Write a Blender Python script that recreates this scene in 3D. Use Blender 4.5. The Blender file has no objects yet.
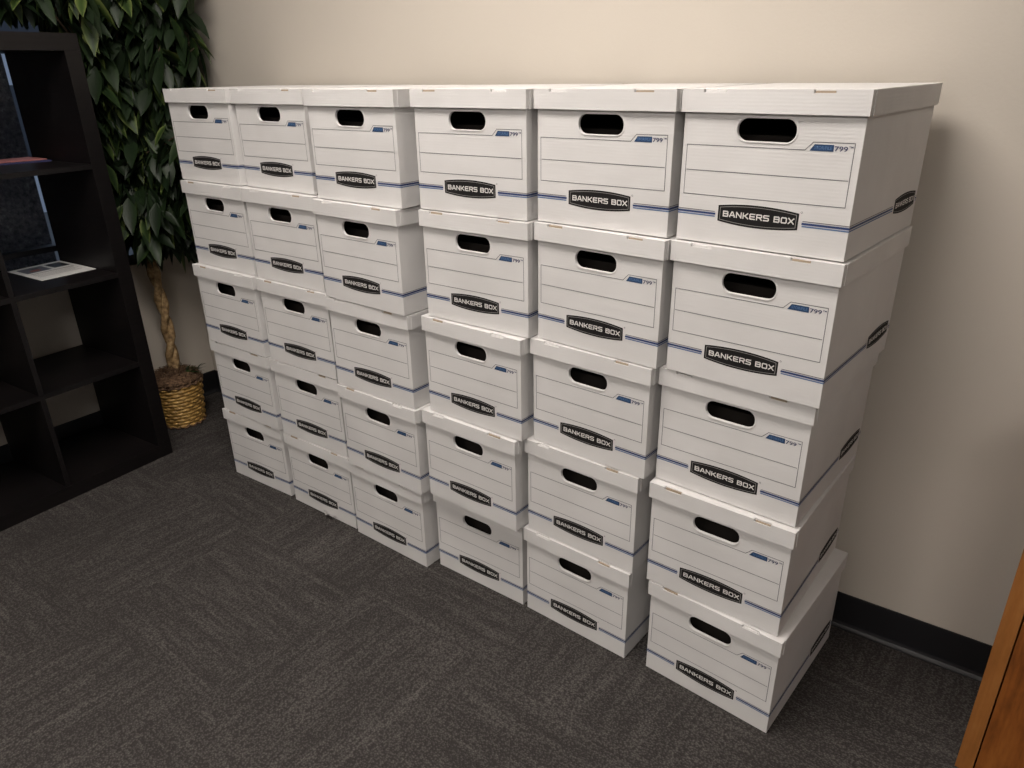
LIGHT = 20.5
LCOL = (1, .925, .865, 1)
SKY = .5
EXPO = 0.0
LEAVES = 68
LAMPS = [(1.98, -1.12, 'recessed ceiling light nearest the file boxes'), (1.9, -3.3, 'added unseen fill light on the window side, farther from the file boxes'), (3.9, -3.3, 'added unseen fill light on the side away from the window')]  # last two are unseen lamps added to brighten box fronts and lower wall
import bpy, bmesh, math, random
from mathutils import Vector, Matrix, noise
random.seed(7)
scn = bpy.context.scene
COL = scn.collection
PI = math.pi

# ------------------------------------------------------------------ materials
def mat(name, rgb=(.8, .8, .8), rough=.6, metal=0., spec=.5):
    m = bpy.data.materials.new(name); m.use_nodes = True
    b = m.node_tree.nodes['Principled BSDF']
    b.inputs['Base Color'].default_value = (*rgb, 1)
    b.inputs['Roughness'].default_value = rough
    b.inputs['Metallic'].default_value = metal
    b.inputs['Specular IOR Level'].default_value = spec
    return m
def nd(m, typ, **kw):
    n = m.node_tree.nodes.new(typ)
    for k, v in kw.items():
        if k.startswith('i_'): n.inputs[k[2:].replace('_', ' ')].default_value = v
        else: setattr(n, k, v)
    return n
def lk(m, a, b): m.node_tree.links.new(a, b)
def bsdf(m): return m.node_tree.nodes['Principled BSDF']
def ramp(m, stops):
    r = nd(m, 'ShaderNodeValToRGB'); e = r.color_ramp.elements
    while len(e) > 1: e.remove(e[-1])
    e[0].position, e[0].color = stops[0][0], (*stops[0][1], 1)
    for p, c in stops[1:]:
        x = e.new(p); x.color = (*c, 1)
    return r
def mapping(m, scale, rot=(0, 0, 0), coord='Object'):
    t = nd(m, 'ShaderNodeTexCoord'); mp = nd(m, 'ShaderNodeMapping')
    mp.inputs['Scale'].default_value = scale; mp.inputs['Rotation'].default_value = rot
    lk(m, t.outputs[coord], mp.inputs['Vector']); return mp.outputs['Vector']
def noise_tex(m, vec, scale, detail=3, rough=.5):
    n = nd(m, 'ShaderNodeTexNoise'); n.inputs['Scale'].default_value = scale
    n.inputs['Detail'].default_value = detail; n.inputs['Roughness'].default_value = rough
    lk(m, vec, n.inputs['Vector']); return n.outputs['Fac']
def bump(m, h, strength, dist=.01):
    b = nd(m, 'ShaderNodeBump'); b.inputs['Strength'].default_value = strength; b.inputs['Distance'].default_value = dist
    lk(m, h, b.inputs['Height']); lk(m, b.outputs['Normal'], bsdf(m).inputs['Normal']); return b
def math_n(m, op, a, b=None, c=None):
    n = nd(m, 'ShaderNodeMath', operation=op)
    for i, v in enumerate((a, b, c)):
        if v is None: continue
        if isinstance(v, (int, float)): n.inputs[i].default_value = v
        else: lk(m, v, n.inputs[i])
    return n.outputs[0]

M = {}
# white printed corrugated board
m = M['card'] = mat('white_cardboard', (.76, .735, .70), .62, spec=.35)
v = mapping(m, (1, 1, 1)); oi = nd(m, 'ShaderNodeObjectInfo')
va = nd(m, 'ShaderNodeVectorMath', operation='ADD'); lk(m, v, va.inputs[0])
cmb = nd(m, 'ShaderNodeCombineXYZ'); lk(m, math_n(m, 'MULTIPLY', oi.outputs['Random'], 37.), cmb.inputs[0]); lk(m, cmb.outputs[0], va.inputs[1])
v = va.outputs[0]
n1 = noise_tex(m, v, 7, 2); n2 = noise_tex(m, v, 45, 3)
r = ramp(m, [(.3, (.675, .662, .648)), (.7, (.725, .712, .698))]); lk(m, n1, r.inputs[0]); lk(m, r.outputs[0], bsdf(m).inputs['Base Color'])
w = nd(m, 'ShaderNodeTexWave', wave_type='BANDS', bands_direction='Z'); w.inputs['Scale'].default_value = 55; w.inputs['Distortion'].default_value = 1.5; w.inputs['Detail'].default_value = 1
lk(m, v, w.inputs['Vector'])
h = math_n(m, 'ADD', math_n(m, 'MULTIPLY', n1, 1.0), math_n(m, 'ADD', math_n(m, 'MULTIPLY', n2, .12), math_n(m, 'MULTIPLY', w.outputs['Fac'], .018)))
bump(m, h, .35, .012)
M['kraft'] = mat('kraft_core', (.36, .29, .21), .8)
M['inside'] = mat('box_inside_shade', (.02, .017, .015), .95, spec=.1)  # near-black colour stands in for the shade inside the closed boxes
M['ink_black'] = mat('black_ink', (.013, .012, .012), .75, spec=.2)
M['ink_line'] = mat('grey_line_ink', (.11, .11, .12), .6)
M['ink_navy'] = mat('navy_ink', (.02, .045, .16), .55)
M['ink_blue'] = mat('blue_ink', (.09, .17, .33), .6)
M['ink_tag'] = mat('blue_tag_ink', (.014, .050, .13), .65)
M['ink_white'] = mat('white_reversed_lettering', (.72, .70, .67), .6)
M['ink_grey'] = mat('grey_keyline_ink', (.30, .29, .28), .6)
M['ink_violet'] = mat('slate_number_ink', (.06, .065, .13), .6)
# painted wall
m = M['wall'] = mat('painted_wall', (.565, .518, .452), .85, spec=.25)
v = mapping(m, (1, 1, 1)); bump(m, noise_tex(m, v, 160, 2), .12, .003)
M['wall_grey'] = mat('cool_grey_bounce_wall', (.54, .55, .56), .85, spec=.25)  # unseen walls, tinted cool so the light they bounce is more neutral
m = M['ceil'] = mat('ceiling_tile', (.75, .74, .71), .9)
m = M['cove'] = mat('black_vinyl_base', (.014, .014, .016), .38)
# carpet tiles
m = M['carpet'] = mat('carpet_tile', (.05, .045, .04), .95, spec=.1)
v = mapping(m, (1, 1, 1)); sp = nd(m, 'ShaderNodeSeparateXYZ'); lk(m, v, sp.inputs[0])
ck = nd(m, 'ShaderNodeTexChecker'); ck.inputs['Scale'].default_value = 2.0
ad = nd(m, 'ShaderNodeVectorMath', operation='ADD'); ad.inputs[1].default_value = (.13, .21, .5); lk(m, v, ad.inputs[0]); lk(m, ad.outputs[0], ck.inputs['Vector'])
def streak(sx, sy):
    vv = mapping(m, (sx, sy, 1)); a = noise_tex(m, vv, 1, 3, .6); return a
sa = streak(9, 150); sb = streak(150, 9)
mx = nd(m, 'ShaderNodeMix'); lk(m, ck.outputs['Fac'], mx.inputs[0]); lk(m, sa, mx.inputs[2]); lk(m, sb, mx.inputs[3])
sa2 = streak(3, 34); sb2 = streak(34, 3)
mx2 = nd(m, 'ShaderNodeMix'); lk(m, ck.outputs['Fac'], mx2.inputs[0]); lk(m, sa2, mx2.inputs[2]); lk(m, sb2, mx2.inputs[3])
vo = nd(m, 'ShaderNodeTexVoronoi'); vo.inputs['Scale'].default_value = 210; lk(m, v, vo.inputs['Vector'])
loop = math_n(m, 'MULTIPLY', vo.outputs['Distance'], 1.0)
big = noise_tex(m, v, 2.2, 2)
tot = math_n(m, 'ADD', math_n(m, 'ADD', math_n(m, 'MULTIPLY', mx.outputs[0], .54), math_n(m, 'MULTIPLY', mx2.outputs[0], .60)), math_n(m, 'ADD', math_n(m, 'MULTIPLY', loop, -.70), math_n(m, 'MULTIPLY', big, .2)))
r = ramp(m, [(.20, (.038, .034, .032)), (.44, (.072, .066, .062)), (.70, (.118, .108, .101))]); lk(m, tot, r.inputs[0]); lk(m, r.outputs[0], bsdf(m).inputs['Base Color'])
bump(m, tot, .9, .004)
# dark laminate of the shelf unit
m = M['shelf'] = mat('black_brown_laminate', (.013, .010, .009), .45, spec=.28)
v = mapping(m, (2, 2, 40)); n1 = noise_tex(m, v, 3, 3); r = ramp(m, [(.3, (.0036, .0031, .0035)), (.7, (.0075, .0058, .0060))]); lk(m, n1, r.inputs[0]); lk(m, r.outputs[0], bsdf(m).inputs['Base Color'])
# orange oak
def wood(name, c0, c1, c2):
    m = mat(name, c1, .38, spec=.45)
    v = mapping(m, (11, 11, 2.0)); n1 = noise_tex(m, v, 2.6, 6, .7)
    v2 = mapping(m, (110, 110, 3.5)); n2 = noise_tex(m, v2, 1.6, 3, .6)
    t = math_n(m, 'ADD', math_n(m, 'MULTIPLY', n1, .85), math_n(m, 'MULTIPLY', n2, .22))
    r = ramp(m, [(.36, c0), (.55, c1), (.74, c2)]); lk(m, t, r.inputs[0]); lk(m, r.outputs[0], bsdf(m).inputs['Base Color'])
    bump(m, t, .15, .002); return m
M['oak'] = wood('orange_oak', (.11, .033, .007), (.24, .075, .014), (.33, .115, .024))
M['oak_edge'] = wood('orange_oak_edging', (.22, .085, .02), (.30, .115, .028), (.38, .16, .045))
# plant
m = M['leaf'] = mat('variegated_leaf', (.05, .09, .03), .46, spec=.3)
at = nd(m, 'ShaderNodeAttribute', attribute_name='tone'); r = ramp(m, [(0, (.008, .016, .007)), (.45, (.017, .034, .011)), (.75, (.045, .078, .018)), (1, (.14, .17, .05))]); lk(m, at.outputs['Fac'], r.inputs[0]); lk(m, r.outputs[0], bsdf(m).inputs['Base Color'])
m = M['bark'] = mat('tan_bark', (.26, .17, .09), .8)
v = mapping(m, (1, 1, 1)); n1 = noise_tex(m, v, 60, 3); r = ramp(m, [(.3, (.13, .075, .03)), (.55, (.34, .22, .10)), (.75, (.52, .38, .20))]); lk(m, n1, r.inputs[0]); lk(m, r.outputs[0], bsdf(m).inputs['Base Color']); bump(m, n1, .6, .004)
m = M['twig'] = mat('brown_twig', (.08, .05, .03), .8)
m = M['wicker'] = mat('golden_wicker', (.42, .25, .07), .5)
v = mapping(m, (1, 1, 1)); n1 = noise_tex(m, v, 90, 3); r = ramp(m, [(.3, (.28, .14, .03)), (.7, (.70, .44, .13))]); lk(m, n1, r.inputs[0]); lk(m, r.outputs[0], bsdf(m).inputs['Base Color'])
m = M['moss'] = mat('brown_fibre', (.11, .06, .03), .95)
v = mapping(m, (1, 1, 1)); n1 = noise_tex(m, v, 120, 3); r = ramp(m, [(.3, (.05, .025, .015)), (.7, (.22, .13, .07))]); lk(m, n1, r.inputs[0]); lk(m, r.outputs[0], bsdf(m).inputs['Base Color'])
# paper, window, outdoors
M['paper'] = mat('white_paper', (.78, .77, .74), .5)
M['photo_dark'] = mat('dark_printed_picture', (.02, .022, .03), .4)
M['photo_grey'] = mat('grey_printed_picture', (.14, .15, .18), .4)
M['photo_red'] = mat('muted_red_print', (.32, .10, .08), .5)
M['text_grey'] = mat('grey_body_text', (.40, .39, .38), .6)
M['pink'] = mat('dusty_pink_folder', (.46, .17, .16), .5)
M['navy'] = mat('navy_folder', (.035, .04, .12), .4)
M['frame'] = mat('dark_aluminium', (.03, .03, .035), .4, metal=.6)
m = M['glass'] = mat('window_glass', (1, 1, 1), .02); bsdf(m).inputs['Transmission Weight'].default_value = 1; bsdf(m).inputs['IOR'].default_value = 1.01
m = M['masonry'] = mat('grey_pebbledash', (.11, .10, .105), .95)
v = mapping(m, (1, 1, 1)); n1 = noise_tex(m, v, 55, 4, .7); r = ramp(m, [(.35, (.04, .038, .042)), (.6, (.13, .125, .135)), (.8, (.27, .27, .29))]); lk(m, n1, r.inputs[0]); lk(m, r.outputs[0], bsdf(m).inputs['Base Color'])
M['facade'] = mat('pale_facade', (.66, .70, .76), .8)
M['dark_glass'] = mat('dark_window_glass', (.03, .035, .05), .15)
M['asphalt'] = mat('grey_paving', (.12, .12, .12), .95)
m = M['tube'] = mat('lamp_diffuser', (.9, .9, .9), .5)
bsdf(m).inputs['Emission Color'].default_value = LCOL; bsdf(m).inputs['Emission Strength'].default_value = LIGHT if 'LIGHT' in globals() else 12
M['white_metal'] = mat('white_enamel', (.8, .8, .78), .4)

# ------------------------------------------------------------------ mesh helpers
def obj(name, me, mats, parent=None, loc=None, rotz=0, smooth=False):
    if isinstance(me, bmesh.types.BMesh):
        bm = me; me = bpy.data.meshes.new(name); bm.to_mesh(me); bm.free()
    if mats is not None:
        if len(me.materials): me.materials.clear()
        for x in (mats if isinstance(mats, (list, tuple)) else [mats]): me.materials.append(x)
    if smooth:
        for p in me.polygons: p.use_smooth = True
    o = bpy.data.objects.new(name, me); COL.objects.link(o); o.parent = parent
    if loc is not None: o.location = loc
    o.rotation_euler.z = rotz
    return o
def tag(o, label, cat, group=None):
    o['label'] = label; o['category'] = cat
    if group: o['group'] = group
    return o
def thing(name, label, cat, loc=(0, 0, 0), rotz=0, group=None):
    o = bpy.data.objects.new(name, None); COL.objects.link(o); o.empty_display_size = .1
    o.location = loc; o.rotation_euler.z = rotz
    return tag(o, label, cat, group)
def add_box(bm, x0, x1, y0, y1, z0, z1, mi=0, M4=None):
    vs = [bm.verts.new((x, y, z)) for z in (z0, z1) for y in (y0, y1) for x in (x0, x1)]
    if M4 is not None:
        for q in vs: q.co = M4 @ q.co
    for f in ((0, 2, 3, 1), (4, 5, 7, 6), (0, 1, 5, 4), (2, 6, 7, 3), (0, 4, 6, 2), (1, 3, 7, 5)):
        fc = bm.faces.new([vs[i] for i in f]); fc.material_index = mi
    return vs
def bev(bm, w, seg=2, ang=30):
    es = [e for e in bm.edges if len(e.link_faces) == 2 and e.calc_face_angle(0) > math.radians(ang)]
    bmesh.ops.bevel(bm, geom=es, offset=w, segments=seg, affect='EDGES', profile=.5, clamp_overlap=True)
def box_bm(x0, x1, y0, y1, z0, z1, b=0, seg=2):
    bm = bmesh.new(); add_box(bm, x0, x1, y0, y1, z0, z1)
    if b: bev(bm, b, seg)
    return bm
def tmp_obj(me):
    o = bpy.data.objects.new('tmp', me); COL.objects.link(o); return o
def evaluate(o):
    bpy.context.view_layer.update()
    dg = bpy.context.evaluated_depsgraph_get()
    return bpy.data.meshes.new_from_object(o.evaluated_get(dg))
def boolean(a, cutters):
    """a minus every cutter; meshes in, mesh out"""
    ma = bpy.data.meshes.new('a'); a.to_mesh(ma); a.free(); oa = tmp_obj(ma); tmp = [oa]
    for c in cutters:
        mc = bpy.data.meshes.new('c'); c.to_mesh(mc); c.free(); oc = tmp_obj(mc); tmp.append(oc)
        md = oa.modifiers.new('b', 'BOOLEAN'); md.operation = 'DIFFERENCE'; md.object = oc; md.solver = 'EXACT'
    me = evaluate(oa)
    for o in tmp: bpy.data.objects.remove(o)
    bm = bmesh.new(); bm.from_mesh(me); return bm
def slot_bm(cx, cz, w, h, y0, y1, n=10):
    bm = bmesh.new(); r = h / 2 * .94; pts = []
    for (sx, sz, a0) in ((1, 1, 0), (-1, 1, 90), (-1, -1, 180), (1, -1, 270)):
        for k in range(n + 1):
            a = math.radians(a0 + 90 * k / n); pts.append((cx + sx * (w / 2 - r) + r * math.cos(a), cz + sz * (h / 2 - r) + r * math.sin(a)))
    A = [bm.verts.new((x, y0, z)) for x, z in pts]; Bv = [bm.verts.new((x, y1, z)) for x, z in pts]
    bm.faces.new(A); bm.faces.new(Bv[::-1]); N = len(pts)
    for i in range(N): bm.faces.new((A[i], Bv[i], Bv[(i + 1) % N], A[(i + 1) % N]))
    bmesh.ops.recalc_face_normals(bm, faces=bm.faces); return bm
def text_bm(s, height, width, mi, off=0.0):
    """lettering in the xz plane, lower left at the origin, scaled to width x height"""
    cu = bpy.data.curves.new('t', 'FONT'); cu.body = s; cu.size = 1; cu.offset = off; cu.resolution_u = 3
    o = tmp_obj(cu); me = evaluate(o); bpy.data.objects.remove(o)
    bm = bmesh.new(); bm.from_mesh(me)
    xs = [q.co.x for q in bm.verts]; ys = [q.co.y for q in bm.verts]
    x0, x1, y0, y1 = min(xs), max(xs), min(ys), max(ys)
    for q in bm.verts: q.co = Vector(((q.co.x - x0) / (x1 - x0) * width, 0, (q.co.y - y0) / (y1 - y0) * height))
    for f in bm.faces: f.material_index = mi
    bpy.data.meshes.remove(me); return bm
def merge(dst, src, M4=None):
    mp = {}
    for q in src.verts: mp[q] = dst.verts.new(M4 @ q.co if M4 is not None else q.co)
    for f in src.faces:
        try: nf = dst.faces.new([mp[q] for q in f.verts]); nf.material_index = f.material_index; nf.smooth = f.smooth
        except ValueError: pass
    src.free()
def poly(bm, pts, y, mi):
    f = bm.faces.new([bm.verts.new((x, y, z)) for x, z in pts]); f.material_index = mi
    f.normal_update()
    if f.normal.y > 0: f.normal_flip()
    return f
GLY = {  # wide squarish capitals, drawn as strokes in a unit cell
 'B': [[(0, 0), (0, 1)], [(0, 1), (.82, 1), (.96, .88), (.96, .64), (.84, .53), (0, .53)], [(.84, .53), (1, .40), (1, .13), (.86, 0), (0, 0)]],
 'A': [[(0, 0), (0, .12), (.38, .94), (.50, 1), (.62, .94), (1, .12), (1, 0)], [(.14, .30), (.86, .30)]],
 'N': [[(0, 0), (0, 1), (1, 0), (1, 1)]],
 'K': [[(0, 0), (0, 1)], [(0, .5), (.35, .5), (.95, 1)], [(.35, .5), (1, 0)]],
 'E': [[(1, 1), (.14, 1), (0, .86), (0, .14), (.14, 0), (1, 0)], [(0, .5), (.9, .5)]],
 'R': [[(0, 0), (0, 1), (.85, 1), (1, .87), (1, .58), (.85, .45), (0, .45)], [(.55, .45), (1, 0)]],
 'S': [[(1, 1), (.14, 1), (0, .88), (0, .64), (.14, .53), (.86, .5), (1, .38), (1, .12), (.86, 0), (0, 0)]],
 'O': [[(.14, 0), (0, .14), (0, .86), (.14, 1), (.86, 1), (1, .86), (1, .14), (.86, 0), (.14, 0)]],
 'X': [[(0, 0), (1, 1)], [(0, 1), (1, 0)]], ' ': []}
def word(bm, s, x, z, h, width, y, mi, wt=.20):
    adv = [(.42 if c == ' ' else 1.0) for c in s]; n = len(s); gap = .17
    tot = sum(adv) + gap * (n - 1); cw = width / tot; w = h * wt; cx = x; k = 0
    for c, a in zip(s, adv):
        for st in GLY[c]:
            for p, q in zip(st, st[1:]):
                line(bm, (cx + w / 2 + p[0] * (cw - w), z + w / 2 + p[1] * (h - w)), (cx + w / 2 + q[0] * (cw - w), z + w / 2 + q[1] * (h - w)), w, y - k * 4e-7, mi); k += 1
        cx += (a + gap) * cw
def line(bm, p, q, w, y, mi):
    d = Vector((q[0] - p[0], q[1] - p[1])); d.normalize(); n = Vector((-d.y, d.x)) * w / 2; e = d * w / 2
    poly(bm, [(p[0] - e.x + n.x, p[1] - e.y + n.y), (q[0] + e.x + n.x, q[1] + e.y + n.y), (q[0] + e.x - n.x, q[1] + e.y - n.y), (p[0] - e.x - n.x, p[1] - e.y - n.y)], y, mi)
# ------------------------------------------------------------------ file boxes
BW, BD, BH = .310, .390, .2622          # body
LW, LH, HB, OV, LD = .321, .0378, .2671, .0072, .404
CARD = [M['card'], M['inside'], M['kraft'], M['ink_black'], M['ink_line'], M['ink_navy'], M['ink_blue'], M['ink_tag'], M['ink_white'], M['ink_grey'], M['ink_violet']]
def logo_pts(cx, cz, w, he, hc, n=14):
    top = [(cx - w / 2 + w * k / n, cz + he + (hc - he) * (1 - (2 * k / n - 1) ** 2)) for k in range(n + 1)]
    return top + [(x, 2 * cz - z) for x, z in top[::-1]]
def ring(bm, a, b, y, mi):
    A = [bm.verts.new((x, y, z)) for x, z in a]; B_ = [bm.verts.new((x, y, z)) for x, z in b]; N = len(a)
    for i in range(N):
        f = bm.faces.new((A[i], A[(i + 1) % N], B_[(i + 1) % N], B_[i])); f.material_index = mi
def logo(bm, cx, cz, w):
    s = w / .1465
    poly(bm, logo_pts(cx, cz, w, .0138 * s, .0195 * s), -.0004, 3)
    ring(bm, logo_pts(cx, cz, w - .007 * s, .0112 * s, .0163 * s), logo_pts(cx, cz, w - .0088 * s, .0104 * s, .0155 * s), -.0006, 9)
    word(bm, 'BANKERS BOX', cx - .0635 * s, cz - .0053 * s, .0106 * s, .130 * s, -.0008, 8)
def stripes(bm, x0, x1, z):
    line(bm, (x0, z + .0042), (x1, z + .0042), .0013, -.0004, 4)
    line(bm, (x0, z + .0002), (x1, z + .0002), .0036, -.0004, 5)
    line(bm, (x0, z - .0042), (x1, z - .0042), .0022, -.0004, 6)
def front_print(bm):
    L = .0011
    P = [(.0085, .088), (.0085, .1743), (.2214, .1752), (.2338, .188), (.2985, .1885), (.2985, .0895)]
    for i in range(6): line(bm, P[i], P[(i + 1) % 6], L, -.0004, 4)
    line(bm, (.0110, .1308), (.2960, .1315), L, -.0004, 4)
    poly(bm, [(.2288, .1745), (.2362, .1850), (.2668, .1850), (.2668, .1745)], -.0004, 7)
    merge(bm, text_bm('STOR/FILE', .0052, .0280, 6, .01), Matrix.Translation((.2360, -.0006, .1772)))
    merge(bm, text_bm('799', .0078, .0205, 10, .02), Matrix.Translation((.2682, -.0004, .1755)))
    merge(bm, text_bm('TM', .0030, .0065, 10, .02), Matrix.Translation((.2900, -.0004, .1810)))
    logo(bm, .1535, .0590, .1465)
    ring(bm, [(.2305 + .0018 * math.cos(a * PI / 5), .0750 + .0018 * math.sin(a * PI / 5)) for a in range(10)], [(.2305 + .0012 * math.cos(a * PI / 5), .0750 + .0012 * math.sin(a * PI / 5)) for a in range(10)], -.0004, 4)
    stripes(bm, .0005, .0735, .0565); stripes(bm, .2345, .3095, .0565)
def side_print(bm):
    """in a frame whose x runs from the front corner to the back"""
    stripes(bm, .0005, .2330, .0565); stripes(bm, .3820, .3870, .0565)
    logo(bm, .3080, .0590, .1340)
def make_body(seed):
    a = box_bm(0, BW, 0, BD, .0026, BH, .0026, 3)
    inner = box_bm(.005, BW - .005, .006, BD - .006, .0066, BH + .05)
    dx = random.uniform(-.001, .001)
    slot = slot_bm(.1535 + dx, .2030, .103, .0370, -.02, .03)
    bm = boolean(a, [inner, slot])
    for f in bm.faces:
        c = f.calc_center_median()
        inside = .0045 < c.x < BW - .0045 and .0055 < c.y < BD - .0055
        hole = abs(c.x - .1535) < .06 and abs(c.z - .203) < .03 and .0005 < c.y < .0055
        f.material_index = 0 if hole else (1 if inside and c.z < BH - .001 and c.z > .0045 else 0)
    # folder block in the same near-black, painting the shade behind the hand hole
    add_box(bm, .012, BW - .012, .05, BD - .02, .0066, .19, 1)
    add_box(bm, .014, BW - .014, .014, BD - .014, 0, .004, 0)     # bottom flaps, sagging a little below the walls
    # white crushed rim round the hand hole
    def ov(w, h):
        pts = []; r = h / 2 * .94
        for (sx, sz, a0) in ((1, 1, 0), (-1, 1, 90), (-1, -1, 180), (1, -1, 270)):
            for k in range(9):
                t = math.radians(a0 + 90 * k / 8); pts.append((.1535 + dx + sx * (w / 2 - r) + r * math.cos(t), .203 + sz * (h / 2 - r) + r * math.sin(t)))
        return pts
    A, B2, C2 = ov(.1030, .0370), ov(.1062, .0402), ov(.1100, .0440)
    va = [bm.verts.new((x, -.0003, z)) for x, z in A]; vb = [bm.verts.new((x, -.0016, z)) for x, z in B2]; vc = [bm.verts.new((x, .0002, z)) for x, z in C2]
    for i in range(len(va)):
        j = (i + 1) % len(va)
        for p, q in ((va, vb), (vb, vc)):
            f = bm.faces.new((p[i], p[j], q[j], q[i])); f.smooth = True
    front_print(bm)
    side = bmesh.new(); side_print(side)
    merge(bm, side, Matrix.Translation((BW, 0, 0)) @ Matrix.Rotation(PI / 2, 4, 'Z'))
    left = bmesh.new(); side_print(left)
    for q in left.verts: q.co.x = BD - q.co.x
    for q in left.verts: pass
    l2 = bmesh.new(); stripes(l2, .003, .387, .0565)
    left.free(); merge(bm, l2, Matrix.Translation((0, BD, 0)) @ Matrix.Rotation(-PI / 2, 4, 'Z'))
    return bm
def make_lid(seed):
    rnd = random.Random(seed)
    x0, x1, y0, y1 = -(LW - BW) / 2, BW + (LW - BW) / 2, -OV, LD - OV
    z0, z1 = HB - LH, HB
    a = box_bm(x0 + .0008, x1 - .0008, y0, y1, z0, z1, .0022, 3)
    cut = [box_bm(x0 + .0045, x1 - .0045, y0 + .0038, y1 - .0038, z0 - .05, z1 - .0042)]
    slots = []
    for yy, sg in ((y0, 1), (y1, -1)):
        for u in (.185, .785):
            cx = x0 + LW * u + rnd.uniform(-.004, .004); w = .019 + rnd.uniform(-.002, .002)
            slots.append((cx, w, yy, sg))
            ya, yb = sorted((yy - sg * .01, yy + sg * .0058))
            cut.append(box_bm(cx - w, cx + w, ya, yb, z1 - .0056, z1 + .01))
    bm = boolean(a, cut)
    for f in bm.faces:
        c = f.calc_center_median(); f.material_index = 0
        if c.z < z1 - .0035 and x0 + .004 < c.x < x1 - .004 and y0 + .0036 < c.y < y1 - .0036: f.material_index = 0
    for cx, w, yy, sg in slots:      # the tab end showing in its slot
        ya, yb = sorted((yy + sg * .0016, yy + sg * .0050))
        zt = z1 - rnd.uniform(.0012, .0036) if sg > 0 else z1 - .0003
        add_box(bm, cx - w * rnd.uniform(.82, .95), cx + w * rnd.uniform(.82, .95), ya, yb, z1 - .0060, zt, 0 if rnd.random() < .4 else 2)
    # folded side flaps, a second thickness that starts behind the front corner
    for sx in (0, 1):
        b = .0009
        s = bmesh.new()
        if sx: add_box(s, x1 - .0012, x1 + .0006, y0 + .014, y1 - .012, z0 - .0006, z1 - .0012)
        else: add_box(s, x0 - .0006, x0 + .0012, y0 + .014, y1 - .012, z0 - .0006, z1 - .0012)
        bev(s, .0005, 1); merge(bm, s)
    # cuts so that the board can bow a little
    for k in range(1, 12):
        g = bm.verts[:] + bm.edges[:] + bm.faces[:]
        bmesh.ops.bisect_plane(bm, geom=g, plane_co=(x0 + LW * k / 12, 0, 0), plane_no=(1, 0, 0))
    for k in range(1, 8):
        g = bm.verts[:] + bm.edges[:] + bm.faces[:]
        bmesh.ops.bisect_plane(bm, geom=g, plane_co=(0, y0 + LD * k / 8, 0), plane_no=(0, 1, 0))
    off = Vector((seed * 7.3, seed * 3.1, 0))
    for q in bm.verts:
        t = (z1 - q.co.z) / LH              # 0 at the top, 1 at the rim
        u = (q.co.x - x0) / LW; w = (q.co.y - y0) / LD
        nx = noise.noise(Vector((q.co.x * 9, q.co.y * 9, 0)) + off)
        if q.co.y < y0 + .006 and .02 < u < .98: q.co.y -= max(0, t) * (.0010 * math.sin(PI * u) + .0009 * nx)
        if t > .9: q.co.z += .0007 * nx
        if q.co.x > x1 - .006 and .03 < w < .97: q.co.x += max(0, t) * (.0006 * nx)
    return bm
BODIES = [obj('body', make_body(k), CARD).data for k in range(3)]
LIDS = [obj('lid', make_lid(k + 1), CARD[:3]).data for k in range(5)]
for o in [o for o in COL.objects if o.name.startswith(('body', 'lid'))]: bpy.data.objects.remove(o)

POS = {(1, 1): (0.0, -0.0078, 0.0152), (1, 2): (0.0106, -0.0147, 0.0099), (1, 3): (0.0078, -0.0255, 0.022), (1, 4): (0.004, -0.017, 0.0155), (1, 5): (-0.0037, -0.0088, 0.0497), (2, 1): (0.3282, 0.003, -0.01), (2, 2): (0.3363, -0.0131, 0.013), (2, 3): (0.3414, -0.0142, 0.0194), (2, 4): (0.3365, -0.0074, 0.0272), (2, 5): (0.3363, -0.0026, 0.0138), (3, 1): (0.6882, -0.0262, -0.0004), (3, 2): (0.6775, -0.0339, -0.0161), (3, 3): (0.6748, -0.0242, 0.0016), (3, 4): (0.6761, -0.0222, -0.0087), (3, 5): (0.6618, -0.0089, -0.0091), (4, 1): (1.0307, 0.0069, 0.0231), (4, 2): (1.0329, 0.0065, 0.0158), (4, 3): (1.0192, -0.0009, -0.0198), (4, 4): (1.0007, -0.0049, -0.0184), (4, 5): (0.9938, 0.0257, 0.0065), (5, 1): (1.3557, 0.0245, -0.0335), (5, 2): (1.3572, 0.0179, -0.0619), (5, 3): (1.3443, 0.0188, -0.0457), (5, 4): (1.3271, 0.0201, -0.0259), (5, 5): (1.3185, 0.0219, -0.0331), (6, 1): (1.6815, 0.0169, -0.0687), (6, 2): (1.6819, 0.0138, -0.0622), (6, 3): (1.6705, 0.0277, -0.0456), (6, 4): (1.673, 0.0162, -0.0273), (6, 5): (1.6844, 0.0167, -0.0651)}
COLN = ['leftmost stack beside the potted tree', 'second stack from the left', 'third stack from the left',
        'third stack from the right', 'second stack from the right', 'rightmost stack']
ROWN = ['topmost', 'second from the top', 'middle box', 'second from the bottom', 'bottom box on the carpet']
EXTRA = {(6, 1): 'white file box atop the rightmost stack, its right side in full view',
         (1, 1): 'white file box atop the leftmost stack, next to the tree leaves',
         (6, 5): 'white file box on the carpet, bottom of the rightmost stack',
         (1, 5): 'white file box on the carpet, bottom of the leftmost stack',
         (2, 5): 'white file box with a torn bottom edge, bottom of second stack from the left',
         (3, 5): 'white file box on the carpet, bottom of the third stack from the left'}
proto = None
def make_file_box(label):
    t = thing('file_box', label, 'box', group='stacked white file boxes')
    obj('body', BODIES[0], None, t); obj('lid', LIDS[0], None, t)
    return t
first = None
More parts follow.
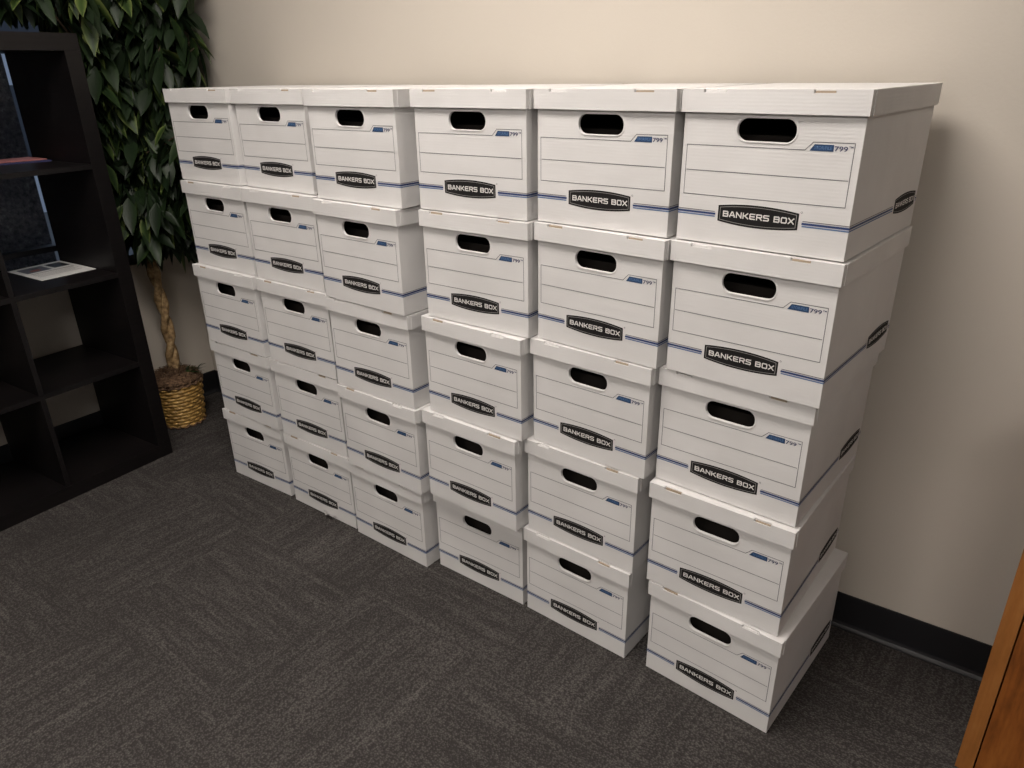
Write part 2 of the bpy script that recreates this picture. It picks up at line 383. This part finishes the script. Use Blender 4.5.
for (c, r), (x, y, a) in sorted(POS.items()):
    label = EXTRA.get((c, r)) or 'white file box, %s of the %s' % (
        {1: 'topmost', 2: 'second from the top', 3: 'middle one', 4: 'second from the bottom', 5: 'bottom one'}[r], COLN[c - 1])
    if first is None:
        t = first = make_file_box(label)
    else:
        t = first.copy(); COL.objects.link(t); t['label'] = label
        for ch in first.children:
            d = ch.copy(); COL.objects.link(d); d.parent = t
    t.location = (x + BW / 2, y, (5 - r) * (HB + .0002)); t.rotation_euler.z = a
    rnd = random.Random(c * 10 + r)
    for ch in t.children:
        ch.data = (BODIES if ch.name.startswith('body') else LIDS)[rnd.randrange(3 if ch.name.startswith('body') else 5)]
        ch.location = (-BW / 2, 0, 0)
# torn scrap at the bottom edge of one box, bent out over the carpet
tb = [o for o in COL.objects if o.get('label') == EXTRA[(2, 5)]][0]
bm = bmesh.new(); rnd = random.Random(5)
g = [[bm.verts.new((-.012 + .007 * i, -.0012 - .008 * j * (1 - abs(i - 3) / 4), .003 + .006 * j * (1 + .5 * math.sin(i * 2.1)) + .002 * rnd.random())) for i in range(7)] for j in range(3)]
for j in range(2):
    for i in range(6): bm.faces.new((g[j][i], g[j][i + 1], g[j + 1][i + 1], g[j + 1][i]))
bmesh.ops.solidify(bm, geom=bm.faces[:], thickness=.0012)
o = obj('torn_flap', bm, M['card'], tb); o.location = (.018, 0, .001); o.scale = (1.5, 1.3, 1.3); o['label'] = 'torn white flap of board at the bottom edge'

# ------------------------------------------------------------------ room
RA = math.atan(.028); CX, CY = -.763, .384
R4 = Matrix.Translation((CX, CY, 0)) @ Matrix.Rotation(RA, 4, 'Z')      # room frame: u along the back wall, v away from the corner is negative
RW_, RD_, RH = 6.4, 6.2, 2.62
def struct(name, bm, m, **k):
    o = obj(name, bm, m, **k); o['kind'] = 'structure'; return o
def rbox(*b):
    bm = bmesh.new(); add_box(bm, *b, M4=R4); return bm
struct('floor', rbox(-.12, RW_, -RD_, .12, -.1, 0), M['carpet'])
struct('ceiling', rbox(-.12, RW_ + .12, -RD_ - .12, .12, RH, RH + .1), M['ceil'])
struct('wall_back', rbox(-.12, RW_ + .12, 0, .12, 0, RH), M['wall'])
struct('wall_right', rbox(RW_, RW_ + .12, -RD_, 0, 0, RH), M['wall_grey'])
struct('wall_front', rbox(-.12, RW_ + .12, -RD_ - .12, -RD_, 0, RH), M['wall_grey'])
WY0, WY1, WZ0, WZ1 = -2.1, -.13, .66, 2.25        # window opening in the left wall
bm = bmesh.new()
for b in ((-.12, 0, -RD_, WY0, 0, RH), (-.12, 0, WY1, 0, 0, RH), (-.12, 0, WY0, WY1, 0, WZ0), (-.12, 0, WY0, WY1, WZ1, RH)): add_box(bm, *b, M4=R4)
struct('wall_left', bm, M['wall'])
def cove_profile(length, M4):
    bm = bmesh.new(); pr = [(0, 0), (0, .104), (-.0025, .1035), (-.0032, .100), (-.0032, .016), (-.0055, .009), (-.0105, .004), (-.0135, .0022), (-.0140, 0)]
    A = [bm.verts.new(M4 @ Vector((0, y, z))) for y, z in pr]; B_ = [bm.verts.new(M4 @ Vector((length, y, z))) for y, z in pr]
    n = len(pr)
    for i in range(n): bm.faces.new((A[i], A[(i + 1) % n], B_[(i + 1) % n], B_[i]))
    bm.faces.new(A[::-1]); bm.faces.new(B_); bmesh.ops.recalc_face_normals(bm, faces=bm.faces); return bm
struct('baseboard_back', cove_profile(RW_, R4), M['cove'], smooth=False)
struct('baseboard_left', cove_profile(RD_ - .0036, R4 @ Matrix.Translation((0, -RD_, 0)) @ Matrix.Rotation(PI / 2, 4, 'Z')), M['cove'])
struct('baseboard_right', cove_profile(RD_ - .03, R4 @ Matrix.Translation((RW_, -.0145, 0)) @ Matrix.Rotation(-PI / 2, 4, 'Z')), M['cove'])
# window: frame and panes
w = bpy.data.objects.new('window_1', None); COL.objects.link(w); w['kind'] = 'structure'
w.matrix_world = R4
bm = bmesh.new(); F = .035
add_box(bm, -.09, -.03, WY0, WY1, WZ0, WZ0 + F); add_box(bm, -.09, -.03, WY0, WY1, WZ1 - F, WZ1)
add_box(bm, -.09, -.03, WY0, WY0 + F, WZ0 + F, WZ1 - F); add_box(bm, -.09, -.03, WY1 - F, WY1, WZ0 + F, WZ1 - F)
add_box(bm, -.085, -.035, WY0 + F, WY1 - F, .765, .785); add_box(bm, -.085, -.035, -1.12, -1.09, .785, WZ1 - F)
o = obj('window_frame', bm, M['frame'], w); o['kind'] = 'structure'
o = obj('glass_pane', box_bm(-.062, -.058, WY0 + F, WY1 - F, WZ0 + F, WZ1 - F), M['glass'], w); o['kind'] = 'structure'
o = obj('window_sill', box_bm(-.12, -.002, WY0, WY1, WZ0 - .02, WZ0, .002), M['frame'], w); o['kind'] = 'structure'
# outdoors
struct('ground', rbox(-14, -.121, -12, 8, -.3, -.15), M['asphalt'])
t = tag(obj('masonry_pier', rbox(-.85, -.40, -3.4, -.385, -.15, 4.2), M['masonry']), 'speckled grey masonry pier outside the window, seen through the dark shelves', 'pier')
b = thing('building', 'pale building across the way, glimpsed through the window beyond the leaves', 'building')
obj('wall', rbox(-9, -7, -6, 7, -.15, 2.9), M['facade'], b)
for k in range(8):
    for zz in (.5, 1.75): obj('window', rbox(-7.0, -6.98, -5.6 + 1.55 * k, -4.9 + 1.55 * k, zz, zz + .8), M['dark_glass'], b)

# ------------------------------------------------------------------ ceiling light and two added fill lights
def ceiling_light(u, v, label):
    L4 = R4 @ Matrix.Translation((u, v, RH))
    t = thing('ceiling_light', label, 'lamp', group='recessed ceiling lights'); t.matrix_world = L4
    bm = bmesh.new()
    for q in ((-.61, .61, -.305, -.285), (-.61, .61, .285, .305), (-.61, -.59, -.285, .285), (.59, .61, -.285, .285)): add_box(bm, *q, -.022, -.0005)
    obj('frame', bm, M['white_metal'], t)
    obj('diffuser', box_bm(-.589, .589, -.284, .284, -.015, -.002), M['tube'], t)
for u, v, l in LAMPS: ceiling_light(u, v, l)

# ------------------------------------------------------------------ shelf unit
SA = math.atan2(.0789, .9969)
S4 = Matrix.Translation((-.352, -.075, 0)) @ Matrix.Rotation(SA, 4, 'Z')   # local: x = outwards normal of the front is 0 plane, +y towards corner
t = thing('shelf_unit', 'tall black-brown open cube shelf unit standing against the left wall', 'shelf'); t.matrix_world = S4
D, W, H, E, S_ = .383, .790, 1.500, .050, .016
def part(name, *b, label=None):
    o = obj(name, box_bm(*b, .0012, 2), M['shelf'], t)
    if label: o['label'] = label
    return o
part('side_panel', -D, 0, -E, 0, E, H - E); part('side_panel', -D, 0, -W, -W + E, E, H - E)
part('top_panel', -D, 0, -W, 0, H - E + .0002, H); part('bottom_panel', -D, 0, -W, 0, 0, E - .0002)
SZ = [E + .335 * k + S_ * (k - 1) for k in (1, 2, 3)]
SZ = [.385, .7235, 1.092]
ymid = -W / 2
for z in SZ: part('shelf_board', -D, -.001, -W + E + .0003, -E - .0003, z, z + S_)
zs = [E] + [q for z in SZ for q in (z, z + S_)] + [H - E]
for k in range(4): part('divider', -D, -.002, ymid - S_ / 2, ymid + S_ / 2, zs[2 * k] + .0004, zs[2 * k + 1] - .0004)
for z in (.035, .062): 
    bm = bmesh.new(); bmesh.ops.create_cone(bm, cap_ends=True, segments=14, radius1=.004, radius2=.004, depth=.0012, matrix=Matrix.Translation((.0005, -.025, z)) @ Matrix.Rotation(PI / 2, 4, 'Y'))
    obj('screw_cap', bm, M['shelf'], t)

# paper on the shelf (one printed sheet), folder pair above it
def quad_sheet(name, P, z, th, mats, faces):
    """P: four ground corners in order; faces: (u0,v0,u1,v1,material) printed patches"""
    def at(u, v):
        a = Vector(P[0]).lerp(Vector(P[1]), u); b = Vector(P[3]).lerp(Vector(P[2]), u); return a.lerp(b, v)
    bm = bmesh.new(); N = 12
    tp = [[bm.verts.new((*at(i / N, j / N), z + th + .0010 * math.sin(i / N * 3.1) * math.sin(j / N * 2.2))) for i in range(N + 1)] for j in range(N + 1)]
    bt = [[bm.verts.new((*at(i / N, j / N), z)) for i in range(N + 1)] for j in range(N + 1)]
    for j in range(N):
        for i in range(N):
            bm.faces.new((tp[j][i], tp[j][i + 1], tp[j + 1][i + 1], tp[j + 1][i])); bm.faces.new((bt[j][i], bt[j + 1][i], bt[j + 1][i + 1], bt[j][i + 1]))
    for i in range(N):
        for a, c in (((0, i), (0, i + 1)), ((N, i), (N, i + 1)), ((i, 0), (i + 1, 0)), ((i, N), (i + 1, N))):
            bm.faces.new((tp[a[0]][a[1]], bt[a[0]][a[1]], bt[c[0]][c[1]], tp[c[0]][c[1]]))
    for (u0, v0, u1, v1, mi) in faces:
        K = 8; G = [[bm.verts.new((*at(u0 + (u1 - u0) * i / K, v0 + (v1 - v0) * j / K), z + th + .0004 + .0010 * math.sin((u0 + (u1 - u0) * i / K) * 3.1) * math.sin((v0 + (v1 - v0) * j / K) * 2.2))) for i in range(K + 1)] for j in range(K + 1)]
        for j in range(K):
            for i in range(K): bm.faces.new((G[j][i], G[j][i + 1], G[j + 1][i + 1], G[j + 1][i])).material_index = mi
    bmesh.ops.recalc_face_normals(bm, faces=bm.faces)
    return obj(name, bm, mats)
pz = SZ[1] + S_ + .0003
P = [(-.700, -.345), (-.462, -.326), (-.472, -.140), (-.722, -.160)]
o = quad_sheet('printed_sheet', P, pz, .0012, [M['paper'], M['photo_dark'], M['photo_grey'], M['photo_red'], M['text_grey']],
    [(.10, .62, .42, .92, 1), (.10, .10, .45, .55, 2), (.28, .22, .38, .40, 3), (.18, .30, .25, .42, 1), (.52, .10, .56, .9, 4), (.60, .10, .62, .85, 4), (.66, .10, .68, .9, 4), (.72, .10, .74, .8, 4), (.78, .10, .80, .88, 4)])
tag(o, 'white printed sheet with dark pictures, lying on the second shelf down', 'paper')
fz = SZ[2] + S_ + .0003
o = quad_sheet('folder', [(-.710, -.435), (-.622, -.430), (-.572, -.156), (-.716, -.170)], fz, .004, [M['navy']], [])
tag(o, 'navy folder on the upper shelf, under the pink one', 'folder')
o = quad_sheet('folder', [(-.712, -.430), (-.636, -.425), (-.590, -.162), (-.719, -.173)], fz + .0056, .003, [M['pink']], [])
tag(o, 'dusty pink folder lying on top of the navy one, upper shelf', 'folder')

# ------------------------------------------------------------------ potted tree
PX, PY = -.588, .108
tree = thing('potted_tree', 'artificial fig tree with drooping variegated leaves in a wicker basket pot', 'plant', (PX, PY, 0))
def lathe(pr, n, fn=None):
    bm = bmesh.new(); R = []
    for k, (r, z) in enumerate(pr):
        R.append([bm.verts.new(((r + (fn(k, i, n) if fn else 0)) * math.cos(2 * PI * i / n), (r + (fn(k, i, n) if fn else 0)) * math.sin(2 * PI * i / n), z)) for i in range(n)])
    for a, b in zip(R, R[1:]):
        for i in range(n): bm.faces.new((a[i], a[(i + 1) % n], b[(i + 1) % n], b[i]))
    bm.faces.new(R[0][::-1]); bm.faces.new(R[-1]); return bm
# woven basket: fat strands over and under upright stakes
pr = []; rows = 13
for k in range(rows * 5 + 1):
    z = .002 + .188 * k / (rows * 5); pr.append((.086 + .019 * (z / .19) ** .8, z))
def weave(k, i, n):
    row = k // 5; ph = (k % 5) / 5.; s = math.sin(PI * ph) ** .7 if ph else 0
    th = 2 * PI * i / n
    over = .5 + .5 * math.cos(13 * th + (PI if row % 2 else 0) + ph * 1.6)
    return -.004 + .0085 * s * (.35 + .65 * over)
ro = lathe(pr, 156, weave)
obj('basket', ro, M['wicker'], tree, smooth=True)
for zz, rr, rad in ((.190, .1035, .0095), (.006, .088, .008)):
    bm = bmesh.new()
    for s in range(1):
        N, K = 90, 6; rings = []
        for i in range(N):
            th = 2 * PI * i / N; tw = th * 18 + s * PI
            c = Vector(((rr + .003 * math.cos(tw)) * math.cos(th), (rr + .003 * math.cos(tw)) * math.sin(th), zz + .003 * math.sin(tw)))
            er = Vector((math.cos(th), math.sin(th), 0)); ez = Vector((0, 0, 1))
            rings.append([bm.verts.new(c + rad * .6 * (er * math.cos(2 * PI * j / K) + ez * math.sin(2 * PI * j / K))) for j in range(K)])
        for i in range(N):
            a, b = rings[i], rings[(i + 1) % N]
            for j in range(K): bm.faces.new((a[j], b[j], b[(j + 1) % K], a[(j + 1) % K]))
    obj('braided_rim', bm, M['moss'], tree, smooth=True)
def tube(bm, pts, rads, K=8, cap=True, mi=0):
    rings = []; up = Vector((.3, .2, 1)).normalized()
    for i, p in enumerate(pts):
        d = (pts[min(i + 1, len(pts) - 1)] - pts[max(i - 1, 0)]).normalized()
        a = d.cross(Vector((1, .13, .2))).normalized(); b = d.cross(a)
        rings.append([bm.verts.new(p + rads[i] * (a * math.cos(2 * PI * j / K) + b * math.sin(2 * PI * j / K))) for j in range(K)])
    for a, b in zip(rings, rings[1:]):
        for j in range(K):
            f = bm.faces.new((a[j], a[(j + 1) % K], b[(j + 1) % K], b[j])); f.material_index = mi; f.smooth = True
    if cap:
        for q in (rings[0][::-1], rings[-1]): bm.faces.new(q).material_index = mi
# fibre heaped over the rim
rnd = random.Random(11)
bm = lathe([(.060, .186), (.098, .190), (.104, .202), (.098, .214), (.075, .226), (.045, .234), (.015, .238)], 48, lambda k, i, n: .007 * noise.noise(Vector((i * .7, k * 1.3, 2))))
for k in range(900):
    a = rnd.uniform(0, 2 * PI); r = .104 * math.sqrt(rnd.random()); z = .196 + .046 * (1 - (r / .104) ** 2)
    p = Vector((r * math.cos(a), r * math.sin(a), z)); h = rnd.uniform(0, 2 * PI); L = rnd.uniform(.01, .026)
    d = Vector((math.cos(h), math.sin(h), rnd.uniform(-.2, .6))) * L; s = Vector((rnd.uniform(-1, 1), rnd.uniform(-1, 1), 1)) * L * .35
    tube(bm, [p, p + d * .5 + s, p + d], [.0011, .001, .0006], 3)
o = obj('coir_fibre', bm, M['moss'], tree); o['label'] = 'brown coir fibre heaped over the basket rim'
# trunk: two twisted stems with knots
def trunk_c(z):
    t = (z - .2) / .75
    return Vector((-.005 - .012 * math.sin(t * 3.0), .006 + .018 * math.sin(t * 4.2), z))
bm = bmesh.new()
for s in range(2):
    pts = []; rads = []
    for i in range(70):
        z = .20 + .77 * i / 69; a = z * 26 + s * PI
        pts.append(trunk_c(z) + Vector((.011 * math.cos(a), .011 * math.sin(a), 0)))
        rads.append((.0155 - .004 * (z - .2)) * (1 + .18 * noise.noise(Vector((s * 5, z * 38, 0)))))
    tube(bm, pts, rads, 10)
obj('trunk', bm, M['bark'], tree)
# branches
def wpos(v): return Vector((v[0] + PX, v[1] + PY, v[2]))
Cam = Vector((2.275, -1.259, 1.373))
def ok_leaf(pw):
    """world position clear of the walls, the shelf unit, the file boxes and the ceiling"""
    q = R4.inverted() @ pw
    if q.x < .045 or q.y > -.035 or q.z > 2.5: return False
    s = S4.inverted() @ pw
    if s.y < .035 and s.y > -.85 and s.x < .04 and s.z < 1.512: return False
    if pw.x > -.055 and pw.z < 1.40: return False
    return True
branches = []; rnd = random.Random(21)
for k in range(30):
    z0 = rnd.uniform(.72, 1.05) if k < 14 else .97
    a = rnd.uniform(0, 2 * PI); reach = rnd.uniform(.14, .30); zt = rnd.uniform(.85, 1.3) if k < 9 else rnd.uniform(1.25, 2.15)
    p0 = trunk_c(min(z0, .96)); pts = []
    tip = Vector((reach * math.cos(a), reach * math.sin(a), zt))
    for i in range(9):
        t = i / 8; p = p0.lerp(tip, t); p.z += .10 * math.sin(PI * t) * (1 if zt > z0 else .6)
        q = R4.inverted() @ wpos(p); 
        pts.append(p)
    if all((R4.inverted() @ wpos(p)).x > .03 and (R4.inverted() @ wpos(p)).y < -.03 and not ((S4.inverted() @ wpos(p)).y < .02 and p.z < 1.52) and not (wpos(p).x > -.06 and p.z < 1.4) for p in pts): branches.append(pts)
for (tx, ty, tz) in ((.20, .215, 1.50), (.225, .20, 1.42), (.10, -.28, 1.60), (.03, -.42, 1.64), (.12, -.52, 1.66), (-.02, -.33, 1.78), (.12, .14, 1.28), (.17, .12, 1.60), (-.04, .14, 1.25), (.0, .0, 1.7), (.06, -.05, 1.55), (-.06, -.12, 1.30), (.14, .02, 1.12), (.05, .16, .98), (.17, .06, .92), (.05, -.10, .92), (-.02, .17, .86), (.08, -.06, 1.30), (.2, .08, 1.32), (.25, .215, 1.50), (.24, .20, 1.56), (.27, .19, 1.46), (.25, .2, 1.78), (.3, .16, 1.92), (.28, .2, 2.05), (.26, .12, 1.62), (.36, .10, 1.88), (.40, .08, 2.0), (.34, .17, 1.84), (.38, .02, 2.05), (.30, .22, 1.72), (.0, -.30, 1.62), (.0, -.40, 1.64), (.22, -.2, 1.66), (.1, -.35, 1.60), (.16, -.45, 1.62), (.0, -.5, 1.70), (.2, -.6, 1.64), (.1, -.6, 1.76), (.05, -.25, 1.62), (.16, -.3, 1.70), (.2, -.75, 1.66), (.1, -.72, 1.7), (.08, .10, .80), (-.06, .08, .78), (.14, .14, .84), (.10, -.02, .82), (.02, .20, .80), (.20, .16, .98), (.16, .0, .95), (.12, .2, 1.75), (.22, .1, 1.85), (.05, -.2, 1.95)):  # high right-hand tips, out of view, are added to shade the wall
    p0 = trunk_c(.90 if tz < 1.3 else .96); tip = Vector((tx, ty, tz)); pts = []
    if ty < -.15 and tz > 1.5:      # up past the shelf unit first, then out over its top
        tz = max(tz, 1.60); k1 = Vector((.03 + tx * .3, -.03, 1.35)); k2 = Vector((.04 + tx * .5, -.10, tz + .14)); e = Vector((tx, ty, tz + .02))
        for i in range(13):
            t = i / 12; pts.append(p0 * (1 - t) ** 3 + k1 * 3 * t * (1 - t) ** 2 + k2 * 3 * t * t * (1 - t) + e * t ** 3)
        pts = [q for q in pts if q.z < 1.50 and (S4.inverted() @ wpos(q)).y > .015 or q.z > 1.52]
        branches.append(pts); continue
    for i in range(11):
        t = i / 10; p = Vector((p0.x + (tx - p0.x) * t ** 1.5, p0.y + (ty - p0.y) * t ** 1.5, p0.z + (tz - p0.z) * t)); p.z += .05 * math.sin(PI * t); pts.append(p)
    branches.append(pts)
bm = bmesh.new()
for b in branches: tube(bm, b, [.006 - .0045 * i / (len(b) - 1) for i in range(len(b))], 5)
for (x, y) in ((.012, .012), (-.014, .006)):
    tube(bm, [trunk_c(.93) + Vector((x, y, 0)), Vector((x * 4, y * 4 - .02, 1.15)), Vector((x * 6, y * 5 - .02, 1.5)), Vector((x * 3, y * 4, 2.0))], [.014, .011, .009, .005], 7)
obj('branches', bm, M['twig'], tree)
# leaves
bm = bmesh.new(); tone = bm.verts.layers.float.new('tone')
def leaf(p, yaw, droop, L, W_, t0):
    """p at the stalk; droop 0 = level, 1 = hanging"""
    el = -droop * PI / 2
    f = Vector((math.cos(yaw) * math.cos(el), math.sin(yaw) * math.cos(el), math.sin(el)))
    s = Vector((-math.sin(yaw), math.cos(yaw), 0)); tw = rnd.uniform(-.7, .7); n = s.cross(f) * -1
    s2 = (s * math.cos(tw) + n * math.sin(tw)).normalized(); n2 = f.cross(s2)
    prof = [(0, .02), (.12, .45), (.3, .92), (.5, 1.0), (.7, .78), (.86, .40), (1.0, .02)]
    mid = []; lf = []; rt = []
    for t, w in prof:
        c = p + f * (L * t) - Vector((0, 0, 1)) * (L * .22 * t * t)
        mid.append(bm.verts.new(c)); lf.append(bm.verts.new(c + s2 * (W_ * w / 2) + n2 * (W_ * .16 * w))); rt.append(bm.verts.new(c - s2 * (W_ * w / 2) + n2 * (W_ * .16 * w)))
        mid[-1][tone] = t0 * .7; lf[-1][tone] = rt[-1][tone] = min(1, t0 * 1.35 + .12)
    for i in range(len(prof) - 1):
        bm.faces.new((mid[i], mid[i + 1], lf[i + 1], lf[i])).smooth = True
        bm.faces.new((rt[i], rt[i + 1], mid[i + 1], mid[i])).smooth = True
nleaf = 0; rnd = random.Random(33)
for b in branches:
    n = len(b)
    for rep in range(int(LEAVES)):
        t = rnd.uniform(.22, 1.0) ** .8 * (n - 1); i = min(int(t), n - 2); p = b[i].lerp(b[i + 1], t - i)
        p = p + Vector((rnd.gauss(0, .022), rnd.gauss(0, .022), rnd.gauss(0, .03)))
        L = rnd.uniform(.062, .128); dr = rnd.uniform(.25, .95); yaw = rnd.uniform(0, 2 * PI)
        if p.z < .72 : continue
        el = -dr * PI / 2; tipp = p + Vector((math.cos(yaw) * math.cos(el) * L, math.sin(yaw) * math.cos(el) * L, math.sin(el) * L - .22 * L))
        midp = p.lerp(tipp, .5)
        if tipp.z < .60 or not (ok_leaf(wpos(p)) and ok_leaf(wpos(tipp)) and ok_leaf(wpos(midp))): continue
        leaf(p, yaw, dr, L, L * rnd.uniform(.36, .46), rnd.choice((.03, .06, .1, .16, .3, .5, .8)) * rnd.uniform(.7, 1.2)); nleaf += 1
print('leaves', nleaf)
foli = obj('foliage', bm, M['leaf'], tree)
# green sprig growing at the rim
bm = bmesh.new(); tone = bm.verts.layers.float.new('tone')
for k in range(22): leaf(Vector((.035 + rnd.gauss(0, .018), .045 + rnd.gauss(0, .02), .225)), rnd.uniform(-.6, 2.4), rnd.uniform(-.55, .1), rnd.uniform(.035, .06), .009, rnd.uniform(.2, .6))
o = obj('green_sprig', bm, M['leaf'], tree); o['label'] = 'short green sprig at the back of the basket rim'

# ------------------------------------------------------------------ wooden cabinet at the right edge
cab = thing('wooden_cabinet', 'orange-brown oak cabinet standing at the right edge of the picture', 'cabinet', (2.342, .165, 0), -math.radians(6))
CWd, CD, CH = .92, .25, .78
bm = bmesh.new()
add_box(bm, .0, .020, .018, CD, 0, CH - .025); add_box(bm, CWd - .020, CWd, .018, CD, 0, CH - .025); add_box(bm, .020, CWd - .020, CD - .01, CD, .0, CH - .025)
add_box(bm, .020, CWd - .020, .018, CD - .01, .06, .078); add_box(bm, .020, CWd - .020, .03, CD - .01, CH - .043, CH - .025)
obj('carcass', bm, M['oak'], cab)
for x in (0, CWd - .030): o = obj('stile', box_bm(x, x + .030, 0, .0178, 0, CH - .026, .0035, 3), M['oak_edge'], cab)
obj('plinth', box_bm(.0305, CWd - .0305, .006, .0175, 0, .006, .0005), M['oak'], cab)
dw = (CWd - .060 - .009) / 2
for k in range(2):
    x = .030 + .003 + k * (dw + .003)
    d = obj('door', box_bm(x, x + dw, -.001, .0170, .010, CH - .030, .0028, 3), M['oak'], cab)
    hx = x + (dw - .03 if k == 0 else .03)
    bm = bmesh.new(); tube(bm, [Vector((hx, -.001, .62)), Vector((hx, -.022, .625)), Vector((hx, -.026, .66)), Vector((hx, -.022, .695)), Vector((hx, -.001, .70))], [.004] * 5, 8)
    obj('handle', bm, M['frame'], d)
obj('top', box_bm(-.012, CWd + .012, -.014, CD + .002, CH - .0248, CH, .004, 3), M['oak_edge'], cab)

# ------------------------------------------------------------------ world, camera
wd = bpy.data.worlds.new('World'); scn.world = wd; wd.use_nodes = True
bg = wd.node_tree.nodes['Background']; bg.inputs[0].default_value = (.60, .75, 1.0, 1); bg.inputs[1].default_value = SKY
cam = bpy.data.cameras.new('Camera'); co = bpy.data.objects.new('Camera', cam); COL.objects.link(co)
cam.sensor_width = 36; cam.lens = 25.5126; cam.clip_start = .02; cam.clip_end = 100
co.matrix_world = Matrix([[0.794798, -0.229229, 0.561917, 2.275233], [0.606637, 0.325985, -0.725069, -1.259181], [-0.016969, 0.917163, 0.398151, 1.373466], [0.0, 0.0, 0.0, 1.0]])
scn.camera = co
vs = scn.view_settings; vs.view_transform = 'Standard'; vs.look = 'None'; vs.gamma = 1; vs.exposure = EXPO; vs.use_curve_mapping = False
